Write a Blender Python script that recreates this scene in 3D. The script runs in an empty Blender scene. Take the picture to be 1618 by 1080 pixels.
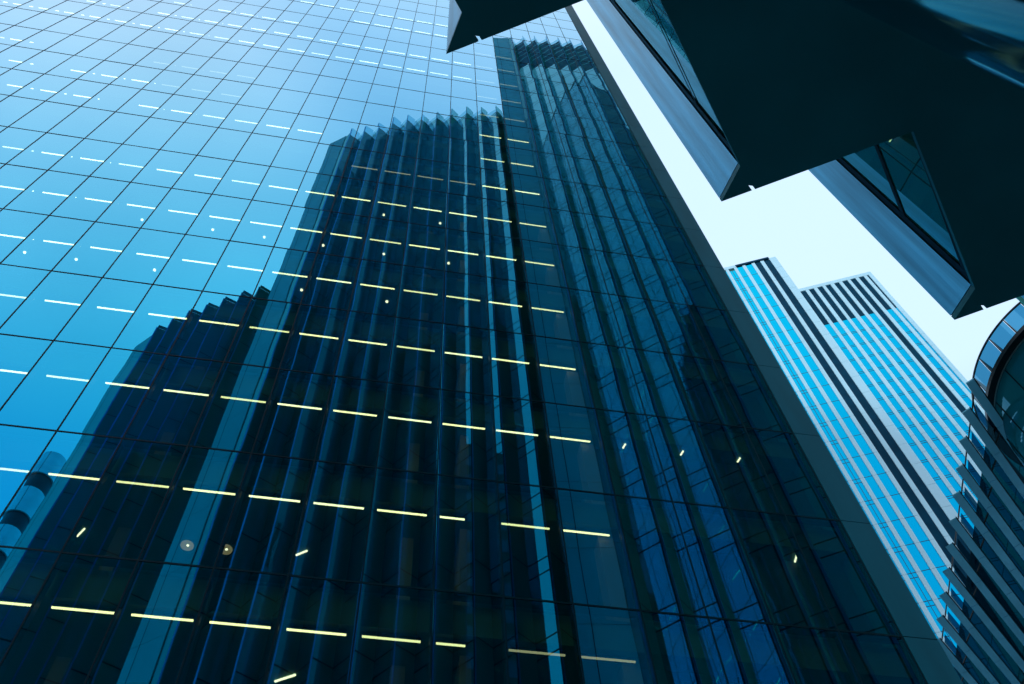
import bpy, bmesh, math, random
from mathutils import Vector, Matrix
random.seed(7)
R_ = math.radians
scene = bpy.context.scene
COL = scene.collection

# ------------------------------------------------------------------ camera
CAM = Vector((11.949, -14.262, 1.6))
FWD = Vector((0.12197715, 0.461775, 0.8785701))
RIGHT = Vector((0.98389196, -0.17280437, -0.04577393))
UP = Vector((-0.13068349, -0.87000144, 0.47541489))
cd = bpy.data.cameras.new('camera')
cd.sensor_fit = 'HORIZONTAL'; cd.sensor_width = 36.0
cd.lens = 1543.4426 / 1618 * 36.0
cd.clip_start = 0.1; cd.clip_end = 6000
cam = bpy.data.objects.new('camera', cd); COL.objects.link(cam)
M = Matrix((RIGHT, UP, -FWD)).transposed().to_4x4()
M.translation = CAM
cam.matrix_world = M
scene.camera = cam

# ------------------------------------------------------------------ world and sun
SUN_EL, SUN_AZ = 24.0, 236.0          # azimuth clockwise from +Y
w = bpy.data.worlds.new('World'); scene.world = w; w.use_nodes = True
nt = w.node_tree; nt.nodes.clear()
def N(t, typ, **kw):
    n = t.nodes.new(typ)
    for k, v in kw.items(): setattr(n, k, v)
    return n
out = N(nt, 'ShaderNodeOutputWorld'); bg = N(nt, 'ShaderNodeBackground')
bg.inputs['Strength'].default_value = 0.1
sky = N(nt, 'ShaderNodeTexSky', sky_type='NISHITA', sun_disc=False)
sky.sun_elevation = R_(SUN_EL); sky.sun_rotation = R_(SUN_AZ)
sky.air_density = 1.0; sky.dust_density = 0.6; sky.ozone_density = 2.0
tc = N(nt, 'ShaderNodeTexCoord')
mp = N(nt, 'ShaderNodeMapping'); mp.inputs['Scale'].default_value = (1.0, 1.0, 1.6)
no = N(nt, 'ShaderNodeTexNoise'); no.inputs['Scale'].default_value = 2.3; no.inputs['Detail'].default_value = 4.0; no.inputs['Roughness'].default_value = 0.45
rp = N(nt, 'ShaderNodeValToRGB')
rp.color_ramp.elements[0].position = 0.30; rp.color_ramp.elements[0].color = (0.72, 0.72, 0.72, 1)
rp.color_ramp.elements[1].position = 0.68; rp.color_ramp.elements[1].color = (1, 1, 1, 1)
mix = N(nt, 'ShaderNodeMixRGB'); mix.inputs['Color2'].default_value = (7.2, 9.7, 12.6, 1)
L = nt.links.new
L(tc.outputs['Generated'], mp.inputs['Vector']); L(mp.outputs['Vector'], no.inputs['Vector'])
L(no.outputs['Fac'], rp.inputs['Fac'])
# thin overcast: thick towards +Y (in front of the camera), thinner and bluer behind
sx = N(nt, 'ShaderNodeSeparateXYZ'); L(tc.outputs['Generated'], sx.inputs['Vector'])
mr = N(nt, 'ShaderNodeMapRange'); mr.inputs['From Min'].default_value = -0.75; mr.inputs['From Max'].default_value = 0.25
mr.inputs['To Min'].default_value = 0.92; mr.inputs['To Max'].default_value = 1.14
L(sx.outputs['Y'], mr.inputs['Value'])
ml = N(nt, 'ShaderNodeMath', operation='MULTIPLY', use_clamp=True)
L(rp.outputs['Color'], ml.inputs[0]); L(mr.outputs['Result'], ml.inputs[1])
L(ml.outputs[0], mix.inputs['Fac']); L(sky.outputs['Color'], mix.inputs['Color1'])
# brighter, whiter cloud where the veiled sun glows through, high behind the camera
gd = Vector((math.sin(R_(216))*math.cos(R_(62.5)), math.cos(R_(216))*math.cos(R_(62.5)), math.sin(R_(62.5))))
dp = N(nt, 'ShaderNodeVectorMath', operation='DOT_PRODUCT'); dp.inputs[1].default_value = gd
nrm_ = N(nt, 'ShaderNodeVectorMath', operation='NORMALIZE'); L(tc.outputs['Generated'], nrm_.inputs[0]); L(nrm_.outputs['Vector'], dp.inputs[0])
gr = N(nt, 'ShaderNodeMapRange', interpolation_type='SMOOTHERSTEP'); gr.inputs['From Min'].default_value = 0.958; gr.inputs['From Max'].default_value = 1.0
L(dp.outputs['Value'], gr.inputs['Value'])
gm = N(nt, 'ShaderNodeMath', operation='MULTIPLY'); L(gr.outputs['Result'], gm.inputs[0]); L(no.outputs['Fac'], gm.inputs[1])
gl_ = N(nt, 'ShaderNodeVectorMath', operation='SCALE'); gl_.inputs[0].default_value = (17.0, 6.0, 2.0); L(gm.outputs[0], gl_.inputs['Scale'])
ga = N(nt, 'ShaderNodeVectorMath', operation='ADD'); L(mix.outputs['Color'], ga.inputs[0]); L(gl_.outputs['Vector'], ga.inputs[1])
g2 = N(nt, 'ShaderNodeMapRange', interpolation_type='SMOOTHERSTEP'); g2.inputs['From Min'].default_value = 0.84; g2.inputs['From Max'].default_value = 1.0
dp2 = N(nt, 'ShaderNodeVectorMath', operation='DOT_PRODUCT'); L(nrm_.outputs['Vector'], dp2.inputs[0])
dp2.inputs[1].default_value = (math.sin(R_(205))*math.cos(R_(74)), math.cos(R_(205))*math.cos(R_(74)), math.sin(R_(74)))
L(dp2.outputs['Value'], g2.inputs['Value'])
gs2 = N(nt, 'ShaderNodeVectorMath', operation='SCALE'); gs2.inputs[0].default_value = (4.2, 2.6, 1.0); L(g2.outputs['Result'], gs2.inputs['Scale'])
gb = N(nt, 'ShaderNodeVectorMath', operation='ADD'); L(ga.outputs['Vector'], gb.inputs[0]); L(gs2.outputs['Vector'], gb.inputs[1])
L(gb.outputs['Vector'], bg.inputs['Color']); L(bg.outputs['Background'], out.inputs['Surface'])

sd = bpy.data.lights.new('sun', 'SUN'); sd.energy = 0.9; sd.angle = R_(10); sd.color = (0.72, 0.95, 1.0)
sun = bpy.data.objects.new('sun', sd); COL.objects.link(sun)
sdir = Vector((math.sin(R_(SUN_AZ)) * math.cos(R_(SUN_EL)), math.cos(R_(SUN_AZ)) * math.cos(R_(SUN_EL)), math.sin(R_(SUN_EL))))
sun.rotation_euler = sdir.to_track_quat('Z', 'Y').to_euler()

vs = scene.view_settings
vs.view_transform = 'Standard'; vs.look = 'None'; vs.exposure = 0.0; vs.gamma = 1.0; vs.use_curve_mapping = False
scene.cycles.max_bounces = 10; scene.cycles.glossy_bounces = 6; scene.cycles.transparent_max_bounces = 16
scene.cycles.sample_clamp_indirect = 6.0

# ------------------------------------------------------------------ materials
MATS = {}
def new_mat(name):
    m = bpy.data.materials.new(name); m.use_nodes = True; m.node_tree.nodes.clear()
    MATS[name] = m
    return m, m.node_tree
def matte(name, col, rough=0.5, metal=0.0, var=0.12, vscale=(0.6, 0.6, 0.6), spec=0.4, bump=0.0, coat=0.0):
    m, t = new_mat(name)
    o = N(t, 'ShaderNodeOutputMaterial'); p = N(t, 'ShaderNodeBsdfPrincipled')
    g = N(t, 'ShaderNodeNewGeometry'); mpp = N(t, 'ShaderNodeMapping'); mpp.inputs['Scale'].default_value = vscale
    n = N(t, 'ShaderNodeTexNoise'); n.inputs['Scale'].default_value = 1.0; n.inputs['Detail'].default_value = 5.0
    r = N(t, 'ShaderNodeMapRange'); r.inputs['From Min'].default_value = 0.3; r.inputs['From Max'].default_value = 0.7
    r.inputs['To Min'].default_value = 1 - var; r.inputs['To Max'].default_value = 1 + var
    mm = N(t, 'ShaderNodeVectorMath', operation='SCALE'); mm.inputs[0].default_value = col
    k = t.links.new
    k(g.outputs['Position'], mpp.inputs['Vector']); k(mpp.outputs['Vector'], n.inputs['Vector'])
    k(n.outputs['Fac'], r.inputs['Value']); k(r.outputs['Result'], mm.inputs['Scale'])
    k(mm.outputs['Vector'], p.inputs['Base Color'])
    p.inputs['Roughness'].default_value = rough; p.inputs['Metallic'].default_value = metal
    p.inputs['Specular IOR Level'].default_value = spec
    p.inputs['Coat Weight'].default_value = coat
    if bump:
        b = N(t, 'ShaderNodeBump'); b.inputs['Strength'].default_value = bump; b.inputs['Distance'].default_value = 0.02
        k(n.outputs['Fac'], b.inputs['Height']); k(b.outputs['Normal'], p.inputs['Normal'])
    k(p.outputs['BSDF'], o.inputs['Surface'])
    return m
def glass(name, f0, f90=(1, 1, 1), trans=None, body=None, wave=0.0, wscale=(0.5, 0.5, 0.12), rough=0.0, power=5.0):
    """coated glass: Schlick reflection plus either tinted see-through or an opaque dark body"""
    m, t = new_mat(name); k = t.links.new
    o = N(t, 'ShaderNodeOutputMaterial')
    lw = N(t, 'ShaderNodeLayerWeight'); lw.inputs['Blend'].default_value = 0.5
    pw = N(t, 'ShaderNodeMath', operation='POWER'); pw.inputs[1].default_value = power
    k(lw.outputs['Facing'], pw.inputs[0])
    mx = N(t, 'ShaderNodeMixRGB'); mx.inputs['Color1'].default_value = (*f0, 1); mx.inputs['Color2'].default_value = (*f90, 1)
    k(pw.outputs[0], mx.inputs['Fac'])
    gl = N(t, 'ShaderNodeBsdfGlossy'); gl.inputs['Roughness'].default_value = rough
    k(mx.outputs['Color'], gl.inputs['Color'])
    if wave:
        g = N(t, 'ShaderNodeNewGeometry'); mpp = N(t, 'ShaderNodeMapping'); mpp.inputs['Scale'].default_value = wscale
        n = N(t, 'ShaderNodeTexNoise'); n.inputs['Scale'].default_value = 1.0; n.inputs['Detail'].default_value = 1.0
        b = N(t, 'ShaderNodeBump'); b.inputs['Strength'].default_value = 1.0; b.inputs['Distance'].default_value = wave
        k(g.outputs['Position'], mpp.inputs['Vector']); k(mpp.outputs['Vector'], n.inputs['Vector'])
        k(n.outputs['Fac'], b.inputs['Height']); k(b.outputs['Normal'], gl.inputs['Normal'])
    ad = N(t, 'ShaderNodeAddShader')
    inv = N(t, 'ShaderNodeMixRGB', blend_type='MULTIPLY'); inv.inputs['Fac'].default_value = 1.0
    sub = N(t, 'ShaderNodeInvert'); k(mx.outputs['Color'], sub.inputs['Color'])
    k(sub.outputs['Color'], inv.inputs['Color1'])
    if trans:
        inv.inputs['Color2'].default_value = (*trans, 1)
        tr = N(t, 'ShaderNodeBsdfTransparent'); k(inv.outputs['Color'], tr.inputs['Color'])
    else:
        inv.inputs['Color2'].default_value = (*body, 1)
        tr = N(t, 'ShaderNodeBsdfDiffuse'); k(inv.outputs['Color'], tr.inputs['Color'])
    k(gl.outputs['BSDF'], ad.inputs[0]); k(tr.outputs[0], ad.inputs[1]); k(ad.outputs[0], o.inputs['Surface'])
    return m
def emit(name, col, s):
    m, t = new_mat(name)
    o = N(t, 'ShaderNodeOutputMaterial'); e = N(t, 'ShaderNodeEmission')
    e.inputs['Color'].default_value = (*col, 1); e.inputs['Strength'].default_value = s
    t.links.new(e.outputs[0], o.inputs['Surface'])
    return m
PANE = glass('facade_glass', (0.0, 0.33, 0.62), (0.92, 1, 1), trans=(0.33, 0.60, 0.66), power=5.7, wave=0.0030, wscale=(0.5, 0.5, 0.3))
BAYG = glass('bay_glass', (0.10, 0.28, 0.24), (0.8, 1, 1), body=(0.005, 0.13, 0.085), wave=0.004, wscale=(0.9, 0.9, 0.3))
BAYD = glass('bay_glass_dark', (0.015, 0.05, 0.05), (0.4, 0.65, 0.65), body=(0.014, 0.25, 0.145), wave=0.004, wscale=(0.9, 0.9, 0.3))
PARG = glass('parapet_glass', (0.05, 0.10, 0.12), (0.9, 1, 1), trans=(0.35, 0.62, 0.68))
TOWG = glass('tower_glass', (0.0, 0.42, 0.68), (0.05, 0.6, 0.85), body=(0.001, 0.13, 0.22), wave=0.001)
DRUMG = glass('drum_glass', (0.01, 0.06, 0.09), (0.4, 0.7, 0.8), body=(0.004, 0.13, 0.165), wave=0.004)
BALG = glass('balustrade_glass', (0.03, 0.08, 0.10), (0.9, 1, 1), trans=(0.05, 0.27, 0.44))
CANG = glass('canopy_glass', (0.01, 0.05, 0.07), (0.5, 0.8, 0.9), trans=(0.001, 0.056, 0.072), wave=0.004)
SCREENG = glass('screen_glass', (0.03, 0.08, 0.10), (0.9, 1, 1), trans=(0.02, 0.10, 0.16))
JOINT = matte('joint_black', (0.001, 0.018, 0.028), 0.5, spec=0.05)
MULL = matte('mullion_dark', (0.002, 0.022, 0.030), 0.5, spec=0.05)
GROOVE = matte('transom_grey', (0.008, 0.07, 0.10), 0.5, spec=0.1)
CLAD = matte('corner_cladding', (0.004, 0.115, 0.175), 0.45, var=0.14, vscale=(1.5, 1.5, 0.22), spec=0.08)
INTER = matte('interior_dark', (0.030, 0.115, 0.10), 0.8)
CORE = matte('core_wall', (0.006, 0.06, 0.075), 0.7)
PARTI = matte('partition_wall', (0.16, 0.16, 0.13), 0.8)
METAL = matte('brushed_metal', (0.055, 0.32, 0.50), 0.38, metal=0.9, var=0.30, vscale=(16, 16, 0.45), bump=0.15)
ENDP = matte('end_panel', (0.03, 0.60, 0.46), 0.45, metal=0.1, var=0.08, vscale=(0.6, 0.6, 0.2))
SOFF = matte('soffit_dark', (0.012, 0.19, 0.21), 0.5, var=0.15, vscale=(1.5, 1.5, 1.5), spec=0.15)
COLG = glass('polished_column', (0.015, 0.05, 0.07), (0.45, 0.9, 1.0), body=(0.003, 0.03, 0.035), wave=0.0015, wscale=(5, 5, 2), rough=0.10, power=3.2)
CROWN = matte('crown_louvre', (0.008, 0.17, 0.17), 0.6, var=0.25, vscale=(2, 2, 1.2), spec=0.1)
LOUV = matte('plant_louvre', (0.0, 0.045, 0.085), 0.7, var=0.2, vscale=(0.5, 0.5, 0.5), spec=0.05)
WHITE = matte('white_fin', (0.56, 0.82, 0.90), 0.5, var=0.05, vscale=(0.8, 0.8, 0.05))
LEDGE = matte('ledge_metal', (0.30, 0.74, 0.95), 0.5, metal=0.0, var=0.1, spec=0.2)
FRAME = matte('frame_black', (0.002, 0.012, 0.016), 0.4)
RIM = matte('rim_metal', (0.35, 0.5, 0.5), 0.3, metal=0.6)
BANDL = matte('stair_band_steel', (0.50, 0.80, 0.78), 0.4, metal=0.2, var=0.1)
BANDD = matte('stair_band_dark', (0.004, 0.02, 0.026), 0.5)
PAVE = matte('paving_stone', (0.22, 0.30, 0.32), 0.7, var=0.2, vscale=(2, 2, 2))
ASPH = matte('asphalt', (0.045, 0.05, 0.055), 0.85, var=0.2, vscale=(4, 4, 4))
MARK = matte('road_paint', (0.6, 0.6, 0.3), 0.7)
LIGHT = emit('strip_light_glow', (1.0, 1.0, 0.70), 3.2)
LIGHT2 = emit('strip_light_soft', (1.0, 1.0, 0.68), 2.4)
LIGHT3 = emit('strip_light_cool', (0.95, 1.0, 0.80), 3.4)
LIGHTD = emit('strip_light_dim', (1.0, 0.97, 0.76), 0.6)
SPOT = emit('downlight_glow', (1.0, 1.0, 0.95), 3.0)
DISC = matte('lamp_dish', (0.5, 0.45, 0.33), 0.6)
GLOWD = emit('lamp_dish_glow', (1.0, 0.85, 0.6), 0.30)

# ------------------------------------------------------------------ mesh helpers
class MB:
    def __init__(s): s.v = []; s.f = []; s.mi = []; s.mats = []
    def m(s, mat):
        if mat not in s.mats: s.mats.append(mat)
        return s.mats.index(mat)
    def quad(s, a, b, c, d, mat):
        i = len(s.v); s.v += [tuple(a), tuple(b), tuple(c), tuple(d)]; s.f.append((i, i+1, i+2, i+3)); s.mi.append(s.m(mat))
    def poly(s, pts, mat):
        i = len(s.v); s.v += [tuple(p) for p in pts]; s.f.append(tuple(range(i, i+len(pts)))); s.mi.append(s.m(mat))
    def hexa(s, c, mat):       # 8 corners: bottom 0-3 (ccw), top 4-7
        i = len(s.v); s.v += [tuple(p) for p in c]; k = s.m(mat)
        for f in ((3,2,1,0), (4,5,6,7), (0,1,5,4), (1,2,6,5), (2,3,7,6), (3,0,4,7)):
            s.f.append(tuple(i+j for j in f)); s.mi.append(k)
    def box(s, x0, x1, y0, y1, z0, z1, mat):
        s.hexa([(x0,y0,z0),(x1,y0,z0),(x1,y1,z0),(x0,y1,z0),(x0,y0,z1),(x1,y0,z1),(x1,y1,z1),(x0,y1,z1)], mat)
    def obox(s, o, a, b, c, mat):   # origin and three edge vectors
        o, a, b, c = Vector(o), Vector(a), Vector(b), Vector(c)
        s.hexa([o, o+a, o+a+b, o+b, o+c, o+a+c, o+a+b+c, o+b+c], mat)
    def prism(s, pts, z0, z1, mat, top=True, bottom=True):
        n = len(pts); i = len(s.v); k = s.m(mat)
        s.v += [(p[0], p[1], z0) for p in pts] + [(p[0], p[1], z1) for p in pts]
        for j in range(n):
            s.f.append((i+j, i+(j+1) % n, i+n+(j+1) % n, i+n+j)); s.mi.append(k)
        if top: s.f.append(tuple(i+n+j for j in range(n))); s.mi.append(k)
        if bottom: s.f.append(tuple(i+j for j in reversed(range(n)))); s.mi.append(k)
    def bar(s, p, q, r, mat, n=8):
        p, q = Vector(p), Vector(q); d = (q-p).normalized()
        a = d.orthogonal().normalized(); b = d.cross(a); i = len(s.v); k = s.m(mat)
        for c in (p, q):
            for j in range(n):
                t = 2*math.pi*j/n; s.v.append(tuple(c + a*r*math.cos(t) + b*r*math.sin(t)))
        for j in range(n):
            s.f.append((i+j, i+(j+1) % n, i+n+(j+1) % n, i+n+j)); s.mi.append(k)
        s.f.append(tuple(i+j for j in reversed(range(n)))); s.mi.append(k)
        s.f.append(tuple(i+n+j for j in range(n))); s.mi.append(k)
    def build(s, name, parent=None, smooth=False):
        me = bpy.data.meshes.new(name); me.from_pydata(s.v, [], s.f); me.update()
        for m in s.mats: me.materials.append(m)
        me.polygons.foreach_set('material_index', s.mi)
        if smooth: me.polygons.foreach_set('use_smooth', [True]*len(s.f))
        o = bpy.data.objects.new(name, me); COL.objects.link(o)
        if parent: o.parent = parent
        return o
def thing(name, label, cat, loc=(0, 0, 0), group=None):
    o = bpy.data.objects.new(name, None); COL.objects.link(o); o.empty_display_size = 1.0
    o['label'] = label; o['category'] = cat
    if group: o['group'] = group
    return o
def structure(o): o['kind'] = 'structure'; return o
def project(p):
    v = Vector(p) - CAM; z = v.dot(FWD)
    if z <= 0.05: return None
    return (809 + 1543.44*v.dot(RIGHT)/z, 540 - 1543.44*v.dot(UP)/z)
def area_in_frame(pts):
    q = [project(p) for p in pts]
    if any(a is None for a in q): return 0.0
    if max(a[0] for a in q) < 0 or min(a[0] for a in q) > 1618 or max(a[1] for a in q) < 0 or min(a[1] for a in q) > 1080: return 0.0
    q = [(min(max(a, 0), 1618), min(max(b, 0), 1080)) for a, b in q]
    return abs(sum(q[i][0]*q[(i+1) % 4][1] - q[(i+1) % 4][0]*q[i][1] for i in range(4))) / 2

# ------------------------------------------------------------------ ground
b = MB(); b.quad((-900, -900, -0.15), (900, -900, -0.15), (900, 900, -0.15), (-900, 900, -0.15), PAVE)
structure(b.build('ground'))
b = MB(); b.box(-120, 60, -8.95, -3.25, -0.149, -0.146, ASPH); structure(b.build('road'))
b = MB(); b.box(-120, 24, -20, -9.0, -0.14, 0.0, PAVE); structure(b.build('pavement'))
b = MB(); b.box(-120, 60, -3.2, -0.35, -0.14, 0.0, PAVE); structure(b.build('pavement'))
b = MB()
for i in range(30): b.quad((-110+i*5, -6.2, -0.142), (-108+i*5, -6.2, -0.142), (-108+i*5, -6.05, -0.142), (-110+i*5, -6.05, -0.142), MARK)
structure(b.build('road_marking'))

# ------------------------------------------------------------------ mirrored office tower
PW, PH, ZO = 1.5, 4.062, 29.383
C0, C1 = -16, 16
R0, R1 = -7, 30
def rz(r): return r*PH + ZO
tower = thing('office_tower', 'tall sheer tower of dark mirror glass with strip lights inside, reflecting a stepped building', 'office building')
panes = []
for r in range(R0, R1):
    for c in range(C0, C1):
        x0, x1, z0, z1 = c*PW+0.014, (c+1)*PW-0.014, rz(r)+0.014, rz(r+1)-0.014
        q = [(x0, 0, z0), (x1, 0, z0), (x1, 0, z1), (x0, 0, z1)]
        panes.append((area_in_frame(q), q))
panes.sort(key=lambda a: -a[0])
rest = MB()
for i, (a, q) in enumerate(panes):
    # every pane sits a hair out of true, as hung glass does
    t1, t2 = random.gauss(0, 0.0009), random.gauss(0, 0.0007)
    cx, cz = (q[0][0]+q[1][0])/2, (q[0][2]+q[2][2])/2
    q = [(p[0], p[1]+(p[0]-cx)*t1+(p[2]-cz)*t2, p[2]) for p in q]
    if i < 100:
        m = MB(); m.quad(*q, PANE); m.build('glass_pane', tower)
    else: rest.quad(*q, PANE)
o = rest.build('glass_panes', tower); o['kind'] = 'stuff'
for c in range(C0, C1+1):
    x = c*PW; m = MB()
    m.box(x-0.017, x+0.017, -0.012, 0.02, rz(R0), rz(R1), JOINT)
    m.box(x-0.028, x+0.028, 0.03, 0.24, rz(R0), rz(R1), MULL)
    m.build('mullion', tower)
for r in range(R0, R1+1):
    z = rz(r); m = MB()
    m.box(C0*PW, C1*PW, -0.009, 0.018, z-0.024, z-0.005, JOINT)
    m.box(C0*PW, C1*PW, -0.006, 0.016, z-0.005, z+0.005, GROOVE)
    m.box(C0*PW, C1*PW, -0.009, 0.018, z+0.005, z+0.024, JOINT)
    m.box(C0*PW, C1*PW, 0.032, 0.20, z-0.05, z+0.05, MULL)
    m.build('transom', tower)
XR0, XR1 = C1*PW+0.02, 24.86
for r in range(R0, R1):       # metal corner panels with open joints
    m = MB(); m.box(XR0+0.02, XR1, -0.02, 0.30, rz(r)+0.013, rz(r+1)-0.013, CLAD); m.build('cladding_panel', tower)
m = MB(); m.box(XR0, XR1-0.02, 0.02, 0.28, rz(R0), rz(R1), JOINT); m.build('corner_backing', tower)
m = MB(); m.box(C0*PW-0.4, XR1-0.05, 0.40, 26, 0.0, rz(R0), INTER); m.build('base_storey', tower)
# floors, ceilings, rear wall
for r in range(R0, R1):
    m = MB(); m.box(C0*PW, XR0-0.02, 0.30, 9.0, rz(r)+0.775*PH, rz(r+1)-0.06, INTER); m.build('floor_slab', tower)
m = MB()
m.box(C0*PW-0.4, XR1, 9.0, 26, rz(R0), rz(R1)+0.8, INTER)
m.box(C0*PW-0.4, C0*PW-0.05, 0.0, 9.0, rz(R0), rz(R1)+0.8, CLAD)
m.box(XR0+0.02, XR1-0.03, 0.31, 9.0, rz(R0), rz(R1)+0.04, CLAD)
m.build('rear_wall', tower)
m = MB(); m.box(C0*PW-0.04, XR1, -0.02, 9.0, rz(R1)+0.05, rz(R1)+0.8, CLAD); m.build('roof', tower)
m = MB()
for r in range(R0, R1): m.box(12.02*PW, XR0-0.03, 0.75, 9.0, rz(r)+0.002, rz(r)+0.774*PH, CORE)
m.build('core_wall', tower)
# lit storeys seen from the street
strips = []
def bar_row(r, cols, mat=LIGHT, short=()):
    for c in cols:
        x0 = (c+0.10)*PW; x1 = (c+(0.50 if c in short else 0.89))*PW; z = rz(r)+0.752*PH
        strips.append((area_in_frame([(x0, .48, z), (x1, .48, z), (x1, .56, z), (x0, .56, z)]), x0, x1, z, mat))
bar_row(-7, range(-4, 9)); bar_row(-6, range(-4, 9)); bar_row(-5, range(-4, 12))
bar_row(-4, range(-4, 10), short=(9,)); bar_row(-4, (10, 11), LIGHTD)
bar_row(-3, range(-6, 12), short=(9,))
bar_row(-2, range(-6, 12)); bar_row(-1, range(-6, 12)); bar_row(0, range(-8, 12)); bar_row(1, range(-8, 12)); bar_row(2, range(-9, 12))
bar_row(3, (6, 7, 8, 9), LIGHTD); bar_row(3, (10, 11))
bar_row(4, (-5, -4, -3, -1, 0, 1, 2, 3, 4)); bar_row(4, (10, 11))
bar_row(5, (-6, -4, -3, -2)); bar_row(5, (-1, 0, 1), LIGHTD); bar_row(5, (10, 11))
bar_row(6, (-8, -7)); bar_row(6, (-2, -1, 0, 1), LIGHTD); bar_row(6, (10, 11), LIGHTD)
bar_row(7, (10, 11), LIGHTD)
bar_row(8, range(-12, 10)); bar_row(8, (10, 11), LIGHTD)
bar_row(9, (-10, -9, -7, -6, -4, -3, -2, -1, 0, 1, 2, 3, 4, 5, 6, 7, 8, 9)); bar_row(9, (10, 11), LIGHTD)
bar_row(10, (-4, -2, -1, 0, 1)); bar_row(10, (10, 11), LIGHTD); bar_row(11, (4, 5, 6, 7, 8)); bar_row(12, (1, 2, 3, 4, 5, 6, 7, 8))
strips.sort(key=lambda a: -a[0])
rest = MB()
for i, (a, x0, x1, z, mat) in enumerate(strips):
    m = MB() if i < 100 else rest
    if mat is LIGHT: mat = random.choice((LIGHT, LIGHT, LIGHT2, LIGHT3))
    m.box(x0, x1, 0.475, 0.515, z-0.008, z+0.02, mat)
    m.box(x0-0.01, x1+0.01, 0.455, 0.54, z+0.022, z+0.085, MULL)
    if i < 100: m.build('strip_light', tower)
o = rest.build('strip_lights', tower); o['kind'] = 'stuff'
def disc(mb, x, y, z, r, mat, n=14, h=0.02):
    mb.prism([(x+r*math.cos(2*math.pi*i/n), y+r*math.sin(2*math.pi*i/n)) for i in range(n)], z-h, z, mat)
for r, cs in ((0, (-.34, .77, 2.48, 5.78, 7.75)), (1, (1.45, 3.18, 4.46, 5.94, 7.49, 9.17)), (2, (7.3, 8.9))):
    for c in cs:
        m = MB(); disc(m, c*PW, 1.05, rz(r)+0.772*PH, 0.05, SPOT); m.build('downlight', tower)
for c in (5.17, 5.78, 2.2):
    m = MB(); r = -3 if c > 3 else -4
    z = rz(r)+0.772*PH; disc(m, c*PW, 2.24, z, 0.16, GLOWD); disc(m, c*PW+0.02, 2.22, z-0.022, 0.035, SPOT, 10, 0.01); m.build('ceiling_lamp', tower)
for (p, q, z) in (((10.35, 2.19), (10.61, 2.01), -9.14), ((19.18, 1.12), (19.16, 0.79), -9.14), ((22.72, 0.74), (22.69, 0.42), -9.14), ((10.5, 2.05), (10.91, 1.8), -13.2),
                  ((18.82, 0.62), (18.86, 0.46), -5.08), ((20.52, 0.62), (20.56, 0.46), -5.08), ((22.22, 0.62), (22.26, 0.46), -5.08), ((5.2, 2.3), (5.38, 2.04), -9.14)):
    z += ZO; z += 0.06
    p = Vector((p[0], p[1], z)); q = Vector((q[0], q[1], z)); d = (q-p).normalized(); s = Vector((-d.y, d.x, 0))*0.04
    m = MB(); m.obox(p-s/2, q-p, s, (0, 0, 0.03), SPOT); m.build('strip_light_short', tower)
# partitions and columns that catch the strip light
m = MB()
for r in range(-7, 3):
    m.box(9.46*PW, 9.62*PW, 0.85, 3.2, rz(r)+0.002, rz(r)+0.774*PH, PARTI)
    m.box(11.72*PW, 11.98*PW, 0.62, 1.1, rz(r)+0.002, rz(r)+0.774*PH, PARTI)
    m.box(8.55*PW, 8.75*PW, 1.3, 1.6, rz(r)+0.002, rz(r)+0.774*PH, PARTI)
    m.box(4.1*PW, 4.3*PW, 1.9, 2.3, rz(r)+0.002, rz(r)+0.774*PH, PARTI)
m.build('partition', tower)

# ------------------------------------------------------------------ stepped building with saw-tooth front (behind and above the camera)
def real(v): return Vector((11.949 + 1.05*(v[0]-11.949), 14.262 - 1.05*(v[1]+14.262)))
def hz(h): return 1.6 + 1.05*(h-1.6)
def fit(pts, n_before=0, n_after=0, deg=2):
    """smooth the surveyed tooth tips with a least squares polynomial in the tooth number"""
    n = len(pts); res = []
    for ax in (0, 1):
        A = [[sum(i**(a+b_) for i in range(n)) for b_ in range(deg+1)] for a in range(deg+1)]
        B = [sum((i**a)*pts[i][ax] for i in range(n)) for a in range(deg+1)]
        for i in range(deg+1):
            for j in range(i+1, deg+1):
                f = A[j][i]/A[i][i]
                A[j] = [x-f*y for x, y in zip(A[j], A[i])]; B[j] -= f*B[i]
        X = [0]*(deg+1)
        for i in reversed(range(deg+1)):
            X[i] = (B[i]-sum(A[i][k]*X[k] for k in range(i+1, deg+1)))/A[i][i]
        res.append(X)
    return [Vector(tuple(sum(X[a]*(i**a) for a in range(deg+1)) for X in res)) for i in range(-n_before, n+n_after)]
T1 = fit([real(p) for p in [(-5.44,23.12),(-4.2,22.24),(-2.9,21.45),(-1.89,20.45),(-.73,19.88),(.69,19.37),(1.9,18.56)]], n_after=1, deg=2)
T2 = fit([real(p) for p in [(5.36,14.49),(6.54,14.08),(8.02,13.6),(9.3,13.03),(10.64,12.48),(12.06,11.94),(13.36,11.68),(14.72,11.14),(16.21,10.73),(17.53,10.38),(19.01,10.0)]], n_after=1, deg=2)
X2 = [Vector((12.026, -13.292)), Vector((13.481, -12.801)), Vector((14.92, -12.348))]
sh = sum((X2[i]-T2[5+i] for i in range(3)), Vector((0, 0)))/3
T2 = [t+sh for t in T2]
for i in range(3): T2[5+i] = X2[i]
T3 = fit([real(p) for p in [(21.47,8.31),(22.89,8.15),(24.31,7.88),(25.83,7.63),(27.2,7.58),(28.65,7.5),(30.13,7.54)]], n_after=4, deg=2)
SZ = 6.2
def toward(e, T, k):
    t = (T[1]-T[0]).normalized(); n_ = Vector((-t.y, t.x)); i0 = T[0] - t*0.02 - n_*0.196
    return e + (i0-e)*k
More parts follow.
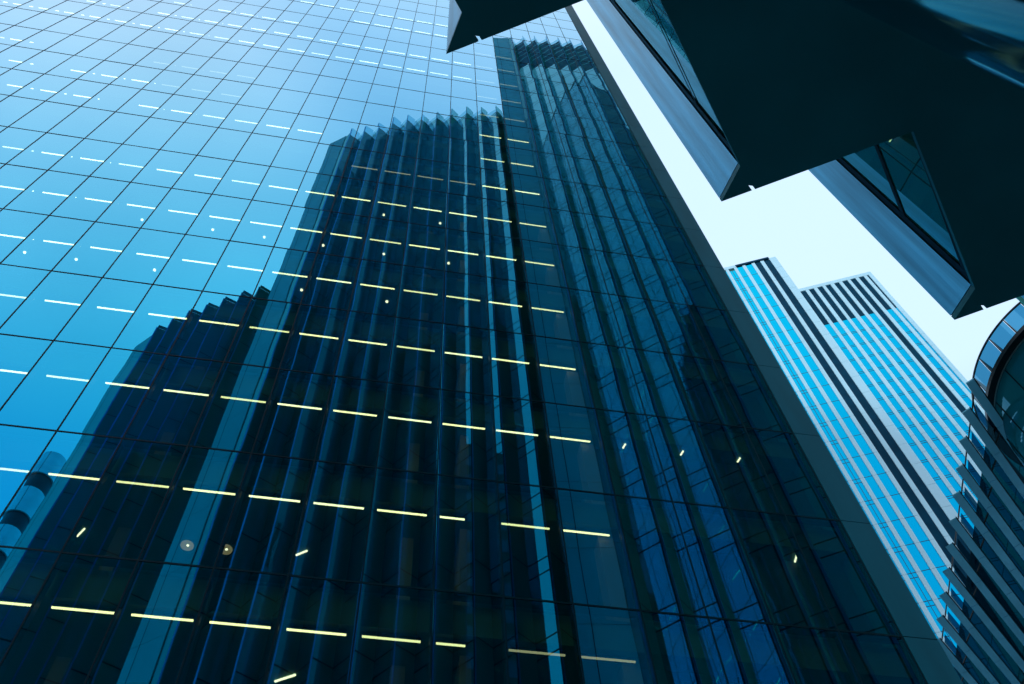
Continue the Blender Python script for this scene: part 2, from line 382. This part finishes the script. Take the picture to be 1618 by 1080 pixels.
slabs = [(T1, hz(68.), real((-6.93,24.95)), toward(real((-5.9,24.1)), T1, 0.35)), (T2, hz(97.), real((3.49,16.29)), toward(real((4.6,15.55)), T2, 0.35)), (T3, hz(125.), real((19.38,8.93)), toward(real((21.05,8.85)), T3, 0.4))]
stepped = thing('stepped_building', 'stepped glass building with a saw-tooth front and a dark overhanging soffit', 'office building')
FH = 4.2
def wall(mb, a, b_, z0, z1, mat): mb.quad((a.x, a.y, z0), (b_.x, b_.y, z0), (b_.x, b_.y, z1), (a.x, a.y, z1), mat)
for si, (T, H, e0, e1) in enumerate(slabs):
    n = len(T)
    tan = [(T[min(i+1, n-1)]-T[max(i-1, 0)]).normalized() for i in range(n)]
    nor = [Vector((-t.y, t.x)) for t in tan]
    I = [T[i] - tan[i]*0.02 - nor[i]*0.196 for i in range(n)]
    V = [T[i] + tan[i]*0.637 - nor[i]*0.73 for i in range(n)]
    zb = SZ + 0.02; zt = H - (0.5 if si == 0 else 2.2)
    louv_z = H - 13.0 if si == 2 else zt
    for i in range(n):
        m = MB()     # metal leading edge of the tooth
        inn = [T[i], I[i], I[i] + tan[i]*0.05 + nor[i]*0.01, T[i] + tan[i]*0.045 - nor[i]*0.075]
        m.prism([(p.x, p.y) for p in inn], zb, H - 0.4, METAL)
        m.build('metal_fin', stepped)
        if i == n-1: continue
        m = MB()
        fa = (T[i] + tan[i]*0.045 - nor[i]*0.076, V[i] - nor[i]*0.05 - tan[i]*0.02); fb = (V[i] - nor[i]*0.05 - tan[i]*0.02, I[i+1] + tan[i+1]*0.01 - nor[i+1]*0.012)
        z = zt
        levels = []
        while z > zb + 0.5:
            levels.append(z); z -= FH
        levels.append(zb)
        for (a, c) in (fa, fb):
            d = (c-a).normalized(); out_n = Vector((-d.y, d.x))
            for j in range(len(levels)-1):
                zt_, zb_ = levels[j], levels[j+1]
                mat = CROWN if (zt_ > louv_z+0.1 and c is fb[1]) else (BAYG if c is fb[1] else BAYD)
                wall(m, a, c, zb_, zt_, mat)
                for zz in ((zt_-0.03, zt_-0.86) if c is fb[1] else (zt_-0.03,)):
                    if zz - 0.07 > zb_:
                        p, q = a + out_n*0.006, c + out_n*0.006
                        wall(m, p, q, zz-0.07, zz, JOINT)
            if louv_z < zt and c is fb[1]:      # open beams of the roof plant level
                zz = zt - 0.9
                while zz > louv_z:
                    p, q = a + out_n*0.012, c + out_n*0.012
                    wall(m, p, q, zz-0.32, zz, ENDP); zz -= 2.1
            # slim vertical gasket by the leading edge
            g0 = c - d*0.075 + out_n*0.008; g1 = c - d*0.01 + out_n*0.008
            if c is fb[1]: wall(m, g0, g1, zb, zt, JOINT)
        m.build('glass_bay', stepped)
        m = MB()     # see-through parapet above the roof
        for (a, c) in (fa, fb): wall(m, a, c, zt+0.02, H - (0.0 if c is fa[1] else (0.9 if si else 0.2)), PARG if si else BAYD)
        m.build('glass_parapet', stepped)
    # smooth end panel
    m = MB(); z = zb; d = (e1-e0).normalized(); nn = Vector((-d.y, d.x))
    while z < H - 0.6:
        z2 = min(z + FH/1.0, H - 0.4)
        m.obox((e0.x, e0.y, z+0.012), (*(e1-e0), 0), (*(-nn*0.25), 0), (0, 0, z2-z-0.024), ENDP); z = z2
    g = e0 + d*(e1-e0).length*0.26 + nn*0.004
    m.obox((g.x, g.y, zb), (*(d*0.03), 0), (*(-nn*0.05), 0), (0, 0, H-0.5-zb), JOINT)
    wall(m, e1 - d*0.01 - nn*0.05, I[0] - nn*0.02, zb, H-0.6, BAYD)
    m.build('end_panel', stepped)
    # solid behind the glass, roof and the return wall down the step
    back = -60.0 if si < 2 else -36.0
    kx = (0.0, 0.0, 0.40)[si]*(e0.y-back)
    ring = [e0 - nn*0.26 + d*0.03, e1 - nn*0.26 - d*0.02] + [q for i in range(n-1) for q in (T[i] - nor[i]*0.95, V[i] - nor[i]*0.22)] + [V[-1] - nor[-1]*0.25]
    xb0, xb1 = e0.x + 0.05, V[-1].x
    ring = [(p.x, p.y) for p in ring]
    m = MB(); m.prism([(xb0+kx+0.03, back)] + ring + [(xb1+0.3, back)], SZ+0.03, zt-0.3, CORE); m.build('inner_wall', stepped)
    # return wall beside the end panel, dark glass
    m = MB(); m.prism([(e0.x-0.03+kx, back), (e0.x+0.02+kx, back), (e0.x+0.02, e0.y-0.03), (e0.x-0.03, e0.y-0.03)], SZ+0.03, H-0.5, BAYD); m.build('return_wall', stepped)
    # soffit following the teeth, with small drainage notches in the front edges
    pts = [(e0.x-0.06+kx, back), (e0.x-0.06, e0.y), (e1.x, e1.y)]
    for i in range(n):
        pts += [(I[i].x, I[i].y), (T[i].x, T[i].y)]
        if i < n-1:
            o_ = nor[i]*0.05 + tan[i]*0.03
            a, c = T[i], V[i]; dd = (c-a).normalized(); nd = Vector((-dd.y, dd.x))
            k1 = a + dd*0.158; k2 = a + dd*0.174
            for p in (k1, k1 - nd*0.032 - dd*0.010, k2 - nd*0.020 - dd*0.004, k2): pts.append((p.x, p.y))
            pts.append((V[i].x, V[i].y))
    pts += [(T[-1].x+0.3, back)]
    m = MB(); m.prism(pts, SZ-0.03 - 0.001*si, SZ+0.012, SOFF); m.build('soffit', stepped)
m = MB(); m.box(-12, 34, -60, -24, 0.0, SZ-0.05, INTER); m.build('lobby_wall', stepped)
# polished round column standing under the soffit, close to the camera
cx_, cy_, cr_ = CAM.x + 1.79, CAM.y + 0.11, 0.32
m = MB(); n = 96; k = m.m(COLG)
for z in (0.0, SZ-0.031):
    for i in range(n):
        t = 2*math.pi*i/n; m.v.append((cx_+cr_*math.cos(t), cy_+cr_*math.sin(t), z))
for i in range(n): m.f.append((i, (i+1) % n, n+(i+1) % n, n+i)); m.mi.append(k)
m.build('column', stepped, smooth=True)

# ------------------------------------------------------------------ white finned tower in the distance
A = Vector((84.979, 51.226)); U = Vector((0.91132, -0.41171)); Nn = Vector((-0.41171, -0.91132))
fin_tower = thing('finned_tower', 'distant stepped tower with white vertical fins and bright blue glass', 'office building')
def tb(mb, s0, s1, d0, d1, z0, z1, mat):      # s along the front, d out of the front
    o = A + U*s0 + Nn*d1
    mb.obox((o.x, o.y, z0), (*(U*(s1-s0)), 0), (*(-Nn*(d1-d0)), 0), (0, 0, z1-z0), mat)
m = MB(); tb(m, -26, -0.42, -22, -0.06, 0, 176.6, INTER); tb(m, -0.42, 12.84, -22, -0.06, 0, 160.9, INTER); m.build('body', fin_tower)
LT, RT = 176.6, 160.9
lw = [(-15.5,-14.95),(-13.85,-13.3),(-12.2,-11.65),(-10.5,-9.95), (-8.85,-8.3), (-7.15,-6.55), (-5.3,-4.7), (-3.55,-2.9)]
rw = [(.58,1.15),(2.10,2.72),(3.70,4.21),(5.15,5.82),(6.73,7.30),(8.29,8.79),(9.75,10.32),(11.27,11.82)]
FD = 0.16
def fin(s0, s1, ztop, pitch, z0=0.0):
    m = MB(); z = ztop
    while z > z0:
        zb = max(z - pitch, z0); tb(m, s0, s1, -0.05, FD, zb+0.02, z-0.02, WHITE); z = zb
    tb(m, s0+0.03, s1-0.03, -0.05, FD-0.03, z0, ztop, LOUV)
    m.build('white_fin', fin_tower)
for s0, s1 in lw: fin(s0, s1, LT, 4.65)
fin(-1.68, -0.40, LT+0.4, 4.65)
for s0, s1 in rw: fin(s0, s1, RT, 3.97)
fin(12.18, 12.84, RT+0.8, 3.97)
m = MB(); tb(m, -0.398, 12.84, -0.4, FD+0.01, RT+0.01, RT+1.05, WHITE); tb(m, -16, -8.35, -0.4, FD+0.01, LT+0.01, LT+1.0, WHITE); m.build('parapet', fin_tower)
m = MB(); tb(m, -8.34, -1.70, -0.5, FD+0.05, LT+0.35, LT+0.95, LOUV); m.build('roof_edge', fin_tower)
def strip(s0, s1, z1, mat, joints, dbl=0.0, mid=False, z0=0.0, name='glass_strip'):
    m = MB(); tb(m, s0, s1, -0.05, 0.0, z0, z1, mat)
    for z in joints:
        if z0+1 < z < z1-0.4:
            tb(m, s0, s1, 0.0, 0.012, z-0.05, z+0.05, JT)
            if dbl: tb(m, s0, s1, 0.0, 0.012, z-dbl-0.05, z-dbl+0.05, JT)
    if mid: tb(m, (s0+s1)/2-0.035, (s0+s1)/2+0.035, 0.0, 0.010, z0, z1, JT)
    m.build(name, fin_tower)
JT = matte('tower_joint', (0.001, 0.04, 0.09), 0.5)
JL = [172.1-4.65*i for i in range(38)]; JR = [143.5-3.97*i for i in range(36)]
allw = lw + [(-1.68, -0.4)]
for i in range(len(allw)-1):
    s0, s1 = allw[i][1], allw[i+1][0]
    if i < 3: strip(s0, s1, LT-0.5, TOWG, [z+0.0 for z in JL], 0.9)
    elif i == 3: strip(s0, s1, LT-0.9, TOWG, JL, 0.8, True)
    elif i in (4, 5): strip(s0, s1, LT-0.1, TOWG, JL)
    else: strip(s0, s1, LT, LOUV, [], name='dark_strip')
rs = [(-0.40, 0.58)] + [(rw[i][1], rw[i+1][0]) for i in range(7)] + [(11.82, 12.18)]
for i, (s0, s1) in enumerate(rs):
    if i == 6: strip(s0, s1, RT, LOUV, [], name='dark_strip'); continue
    strip(s0, s1, 147.7, TOWG, JR, 0.42)
    m = MB(); tb(m, s0, s1, -0.05, -0.01, 147.7, RT, LOUV); m.build('plant_louvre', fin_tower)

# ------------------------------------------------------------------ curved building with glass balustrade and ledges
curved = thing('curved_building', 'teal glass building with rounded roof balustrade and rows of thin ledges', 'office building')
H0 = 37.6
cc = Vector((CAM.x + 31.106, CAM.y + 16.96)); RB = 5.047
def arc(r, a0, a1, n, z): return [Vector((cc.x + r*math.cos(a0+(a1-a0)*i/n), cc.y + r*math.sin(a0+(a1-a0)*i/n), z)) for i in range(n+1)]
a0, a1 = R_(60), R_(330)
NS = 108
def ring(mb, r0, r1, z0, z1, mat, a0=a0, a1=a1, n=NS):
    pi, po = arc(r0, a0, a1, n, 0), arc(r1, a0, a1, n, 0)
    for i in range(n):
        mb.hexa([(po[i].x,po[i].y,z0),(po[i+1].x,po[i+1].y,z0),(pi[i+1].x,pi[i+1].y,z0),(pi[i].x,pi[i].y,z0),
                 (po[i].x,po[i].y,z1),(po[i+1].x,po[i+1].y,z1),(pi[i+1].x,pi[i+1].y,z1),(pi[i].x,pi[i].y,z1)], mat)
m = MB(); ring(m, RB-0.55, RB+0.03, H0-0.22, H0, FRAME); rslab = m.build('roof_slab', curved)
m = MB(); ring(m, RB-0.31, RB-0.28, H0-0.29, H0-0.225, RIM); m.build('rim', rslab)
m = MB(); ring(m, RB-0.03, RB+0.03, H0+1.20, H0+1.28, FRAME); m.build('top_rail', curved)
m = MB(); ring(m, RB-0.5, RB-0.33, 0, H0-0.23, DRUMG)
for k in range(0, NS, 8):
    p = arc(RB-0.325, a0, a1, NS, 0)[k]; t = a0+(a1-a0)*k/NS
    m.obox((p.x, p.y, 0), (-0.05*math.sin(t), 0.05*math.cos(t), 0), (0.02*math.cos(t), 0.02*math.sin(t), 0), (0, 0, H0-0.35), JOINT)
for j in range(1, 12): ring(m, RB-0.33, RB-0.315, H0-3.3*j, H0-3.3*j+0.10, JOINT)
m.build('drum_wall', curved)
step = R_(11.6); k0 = math.atan2(26.11-31.106, 0) 
ang = []
for bpt in ((26.40, 15.14), (26.11, 16.25), (26.06, 17.15), (26.20, 18.15)): ang.append(math.atan2(bpt[1]-16.96, bpt[0]-31.106) % (2*math.pi))
st = sum(ang[i]-ang[i+1] for i in range(3))/3
ang = [ang[1] + st*(1-i) for i in range(-4, 5)]
ang = sorted(ang)
for t in ang:
    if not a0 <= t <= a1: continue
    p = Vector((cc.x + RB*math.cos(t), cc.y + RB*math.sin(t), H0)); m = MB(); ct = Vector((math.cos(t), math.sin(t), 0)); tt = Vector((-ct.y, ct.x, 0))
    m.hexa([p-tt*.03-ct*.26, p+tt*.03-ct*.26, p+tt*.03, p-tt*.03,
            p-tt*.02-ct*.03+Vector((0,0,1.2)), p+tt*.02-ct*.03+Vector((0,0,1.2)), p+tt*.02+Vector((0,0,1.2)), p-tt*.02+Vector((0,0,1.2))], FRAME)
    m.bar(p+Vector((0,0,1.21))-tt*.05, p+Vector((0,0,1.21))+tt*.05, 0.022, RIM)
    m.build('post', curved)
for i in range(len(ang)-1):
    m = MB(); q = arc(RB, ang[i]+0.008, ang[i+1]-0.008, 5, H0+0.03)
    for j in range(5): m.quad(q[j], q[j+1], q[j+1]+Vector((0,0,1.16)), q[j]+Vector((0,0,1.16)), BALG)
    m.build('balustrade_panel', curved)
# ledges
phi = R_(49.5); PD = Vector((math.sin(phi), math.cos(phi), 0)); QD = Vector((math.cos(phi), -math.sin(phi), 0))   # QD: towards the building
ZL = 35.05
E3 = [Vector((24.50 + 0.4375*i, 17.53 + 1.44*i + 0.003*i*i, ZL)) + CAM for i in range(14)]
LW, LL = 0.36, 60.0
for i, e in enumerate(E3):
    z = Vector((0, 0, 0.07)); L0 = 0.0
    m = MB()
    while L0 < LL:
        m.obox(e + PD*L0, PD*3.0, QD*LW, z, LEDGE); L0 += 3.03
    lg = m.build('ledge', curved)
    m = MB(); m.obox(e + QD*(LW+0.002) - z*0.15, PD*LL, QD*0.05, z*1.5, FRAME); m.build('ledge_rail', lg)
    if i+1 < len(E3):
        nx = E3[i+1]
        m = MB(); m.bar(e + QD*0.05 + PD*0.75 + z*1.6, nx + QD*0.36 + PD*0.30 + z*1.6, 0.035, FRAME, 6); m.build('bracket', lg)
        m = MB()
        for kk in range(0, 9): m.bar(e + QD*0.10 + PD*(3.3+6.06*kk) + z*1.5, nx + QD*0.36 + PD*(2.6+6.06*kk) + z*1.5, 0.045, FRAME, 6)
        o = m.build('brackets', lg); o['kind'] = 'stuff'
        m = MB(); a, c = e + QD*0.02 + z*1.2, nx + QD*(LW+0.06) + z*1.2
        m.quad(c + PD*0.45, c + PD*2.5, c + PD*2.5 + (a-c)*0.62, c + PD*0.75 + (a-c)*0.62, SCREENG)
        m.build('screen_panel', curved)
# glazed underside behind the ledges
up = Vector((0, 0, 0.30))
for i in range(len(E3)-1):
    if i in (11,): continue
    m = MB(); a, c = E3[i] + PD*2.55 + up, E3[i+1] + PD*2.55 + up
    for k in range(18):
        m.quad(c + PD*(3.2*k+0.03), c + PD*(3.2*(k+1)), a + PD*(3.2*(k+1)), a + PD*(3.2*k+0.03), CANG)
        m.obox(c + PD*(3.2*k) - Vector((0,0,0.004)), PD*0.03, a-c, Vector((0,0,0.02)), JOINT)
    m.build('glazed_underside', curved)
m = MB(); m.obox(E3[0] + PD*14 - Vector((0, 0, E3[0].z)), PD*46, E3[11]-E3[0], Vector((0, 0, E3[0].z + 0.28)), DRUMG); m.build('body', curved)

# ------------------------------------------------------------------ banded stair tower, seen only in the mirror glass
stair = thing('stair_tower', 'round stair tower of pale and dark bands, mirrored at the lower left of the glass', 'tower')
vx, vy = CAM.x + 90*math.sin(R_(-26.6)), CAM.y + 90*math.cos(R_(-26.6))
sc_, sr = Vector((vx, -vy)), 1.55
z = 1.6 + 104.3; k = 0
while z > 1:
    hgt = 4.4 if k % 2 == 0 else 2.7
    m = MB(); rr = sr if k % 2 == 0 else sr-0.18; n = 36; zb = max(z-hgt, 0)
    m.prism([(sc_.x + rr*math.cos(2*math.pi*i/n), sc_.y + rr*math.sin(2*math.pi*i/n)) for i in range(n)], zb+0.01, z, BANDL if k % 2 == 0 else BANDD)
    if k % 2 == 0:
        for i in range(0, n, 9):
            t = 2*math.pi*(i+0.5)/n
            m.obox((sc_.x+rr*math.cos(t)-0.02, sc_.y+rr*math.sin(t)-0.02, zb+0.02), (0.04, 0, 0), (0, 0.04, 0), (0, 0, z-zb-0.04), JOINT)
    m.build('steel_band' if k % 2 == 0 else 'dark_band', stair); z = zb; k += 1

# ------------------------------------------------------------------ unseen plain block, added to keep bright sky out of second reflections
block = thing('reflection_blocker', 'unseen plain dark block beyond the mirror tower, added to shut bright sky out of second reflections', 'office building')
m = MB(); m.box(-75, -38, -11, -1, 0, 120, INTER); m.build('wall', block)
for j in range(1, 29):
    m = MB(); m.box(-37.99, -37.95, -10.6, -1.4, 4.1*j, 4.1*j+2.2, DRUMG); m.build('blocker_band', block)
